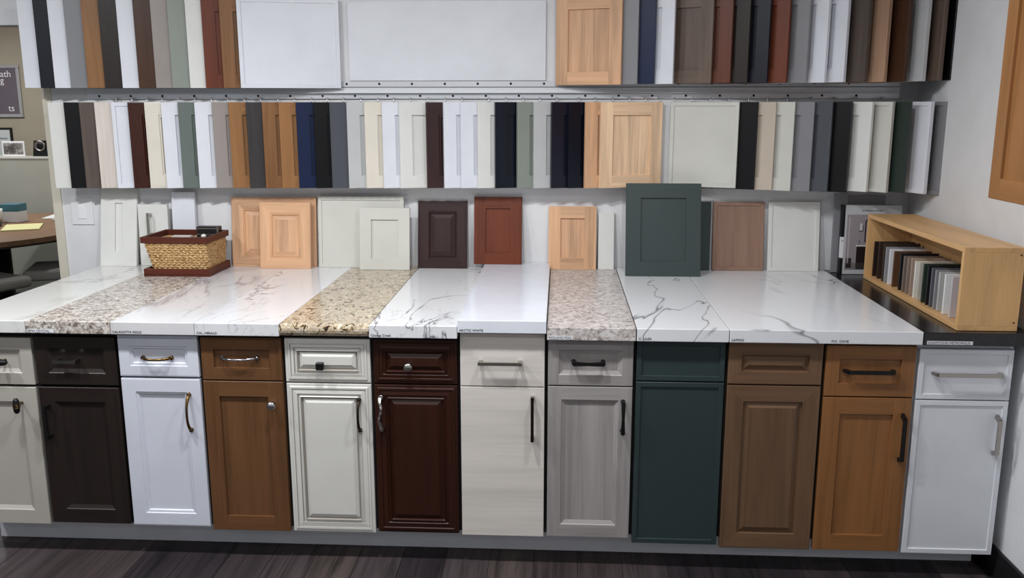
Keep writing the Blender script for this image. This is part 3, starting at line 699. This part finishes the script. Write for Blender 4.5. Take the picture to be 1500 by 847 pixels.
t = tag(empty('photo_frame', (a.x, YP+.02, pz)), 'small white photo frame standing on the partition cap', 'photo frame')
fw, fh = b.x-a.x, b.z-a.z+.01
MB().box((0, 0, 0), (fw, .014, fh), bev=.002).build('picture_frame', paint((222,222,220), .4), t); MB().box((.016, -.001, .016), (fw-.016, .004, fh-.016)).build('photo', granite([(60,58,58), (110,104,100), (170,166,160)], 26, .4), t)
a, b = at_y(51, 224, YP+.02), at_y(69, 201, YP+.02); r_ = (b.x-a.x)/2
t = tag(empty('desktop_speaker', ((a.x+b.x)/2, YP+.03, pz)), 'small black desktop speaker with a silver ring on the partition cap', 'speaker')
sh = b.z-a.z
MB().hexa([(-r_*1.1,-.03,0),(r_*1.1,-.03,0),(r_*1.1,.03,0),(-r_*1.1,.03,0)], [(-r_*.85,-.025,sh),(r_*.85,-.025,sh),(r_*.85,.03,sh),(-r_*.85,.03,sh)]).build('cabinet_shell', paint((26,25,27), .4), t)
Mr = Matrix.Translation((0, -.024, sh*.66)) @ Matrix.Rotation(math.pi/2, 4, 'X')
MB().lathe([(r_*.74, 0), (r_*.74, .008), (r_*.6, .010), (r_*.58, .004)], Mr, 20).build('ring', MET['nickel'], t); MB().lathe([(r_*.5, 0), (r_*.46, .008), (r_*.2, .006)], Mr, 16).build('cone', paint((14,14,15), .5), t)
# table
tc = Vector((-2.56, 3.62, 0)); t = tag(empty('meeting_table', tc), 'oval brown meeting table with a dark pedestal in the office', 'table')
def oval(rx, ry, z0, z1, n=48):
    mb = MB(); A = [mb.bm.verts.new((rx*math.cos(2*math.pi*k/n), ry*math.sin(2*math.pi*k/n), z0)) for k in range(n)]; B = [mb.bm.verts.new((rx*math.cos(2*math.pi*k/n), ry*math.sin(2*math.pi*k/n), z1)) for k in range(n)]
    mb.bm.faces.new(A[::-1]); mb.bm.faces.new(B)
    for k in range(n): mb.bm.faces.new((A[k], A[(k+1) % n], B[(k+1) % n], B[k]))
    return mb
oval(.76, 1.0, .715, .75).build('table_top', wood((128,98,74), 'y', .14), t); oval(.757, .997, .700, .7145).build('edge_band', paint((52,42,36), .5), t)
MB().lathe([(.30, 0), (.30, .03), (.09, .06), (.09, .66), (.22, .70)], None, 20).build('pedestal', paint((28,26,26), .5), t)
o = MB().box((0, 0, 0), (.26, .40, .010), bev=.001).build('legal_pad', paint((214,208,150), .6), None, (-2.38, 3.40, .7505), .45); tag(o, 'yellow legal pad lying on the meeting table', 'notepad')
MB().box((0, .37, .010), (.26, .40, .0125)).build('binding', paint((120,70,50), .6), o)
o = MB().lathe([(.035, 0), (.042, .09), (.045, .12), (.041, .12), (.037, .01)], None, 18).build('paper_cup', paint((224,224,222), .5), None, (-2.68, 3.84, .7505)); tag(o, 'white paper cup standing on the meeting table', 'cup')
o = MB().box((0, 0, 0), (.15, .12, .09), bev=.004).build('tissue_box', paint((206,204,200), .5), None, (-2.70, 3.92, .7505)); tag(o, 'white tissue box with teal top band on the table', 'tissue box')
MB().box((-.001, -.001, .09), (.151, .121, .15), bev=.003).build('top_band', paint((58,104,116), .4), o)
o = MB().box((0, 0, 0), (.10, .05, .045), bev=.004).build('card_holder', paint((70,72,74), .4), None, (-2.66, 3.66, .7505)); tag(o, 'grey card holder beside the cup on the table', 'holder')
MB().box((.008, .01, .03), (.092, .035, .070)).build('cards', paint((220,220,220), .6), o)
for k, (dx, dy, rz) in enumerate(((0, 0, .2), (.16, .06, -.15))):
    o = MB().box((0, 0, 0), (.22, .29, .004+.004*k)).build('paper_stack', paint((214,214,214), .6), None, (-2.52+dx, 4.18-.12*k, .7505+(.0 if k == 0 else .0045)), rz); tag(o, ('loose white papers lying at the far end of the table', 'thicker white paper pile overlapping loose papers at the far end of the table')[k], 'papers')
def chair(x, y, rz, lab):
    t = tag(empty('office_chair', (x, y, 0), (0, 0, rz)), lab, 'chair')
    MB().box((-.24, -.24, .42), (.24, .24, .50), bev=.03, seg=3).build('seat', paint((140,138,132), .8), t)
    MB().box((-.22, .22, .54), (.22, .27, .68), bev=.02, seg=3).build('backrest', paint((22,21,22), .5), t)
    MB().tube([(0, .20, .44), (0, .25, .50), (0, .26, .60)], (.03, .01), sq=True).build('back_bracket', paint((22,21,22), .5), t)
    MB().tube([(0, 0, .07), (0, 0, .43)], .028, n=12).build('column', paint((24,24,25), .4), t)
    for k in range(5):
        a = 2*math.pi*k/5; lg = MB().tube([(0, 0, .085), (.26*math.cos(a), .26*math.sin(a), .055)], [(.022, .018), (.015, .012)], sq=True).build('leg', paint((24,24,25), .4), t)
        MB().tube([(.25*math.cos(a)-.02*math.sin(a), .25*math.sin(a)+.02*math.cos(a), .0255), (.25*math.cos(a)+.02*math.sin(a), .25*math.sin(a)-.02*math.cos(a), .0255)], .025, n=10).build('caster', paint((16,16,17), .5), lg)
chair(-1.93, 3.42, -1.2, 'grey cushioned office chair tucked at the long side of the table')
chair(-2.22, 2.86, 2.7, 'grey cushioned office chair at the near end of the table')
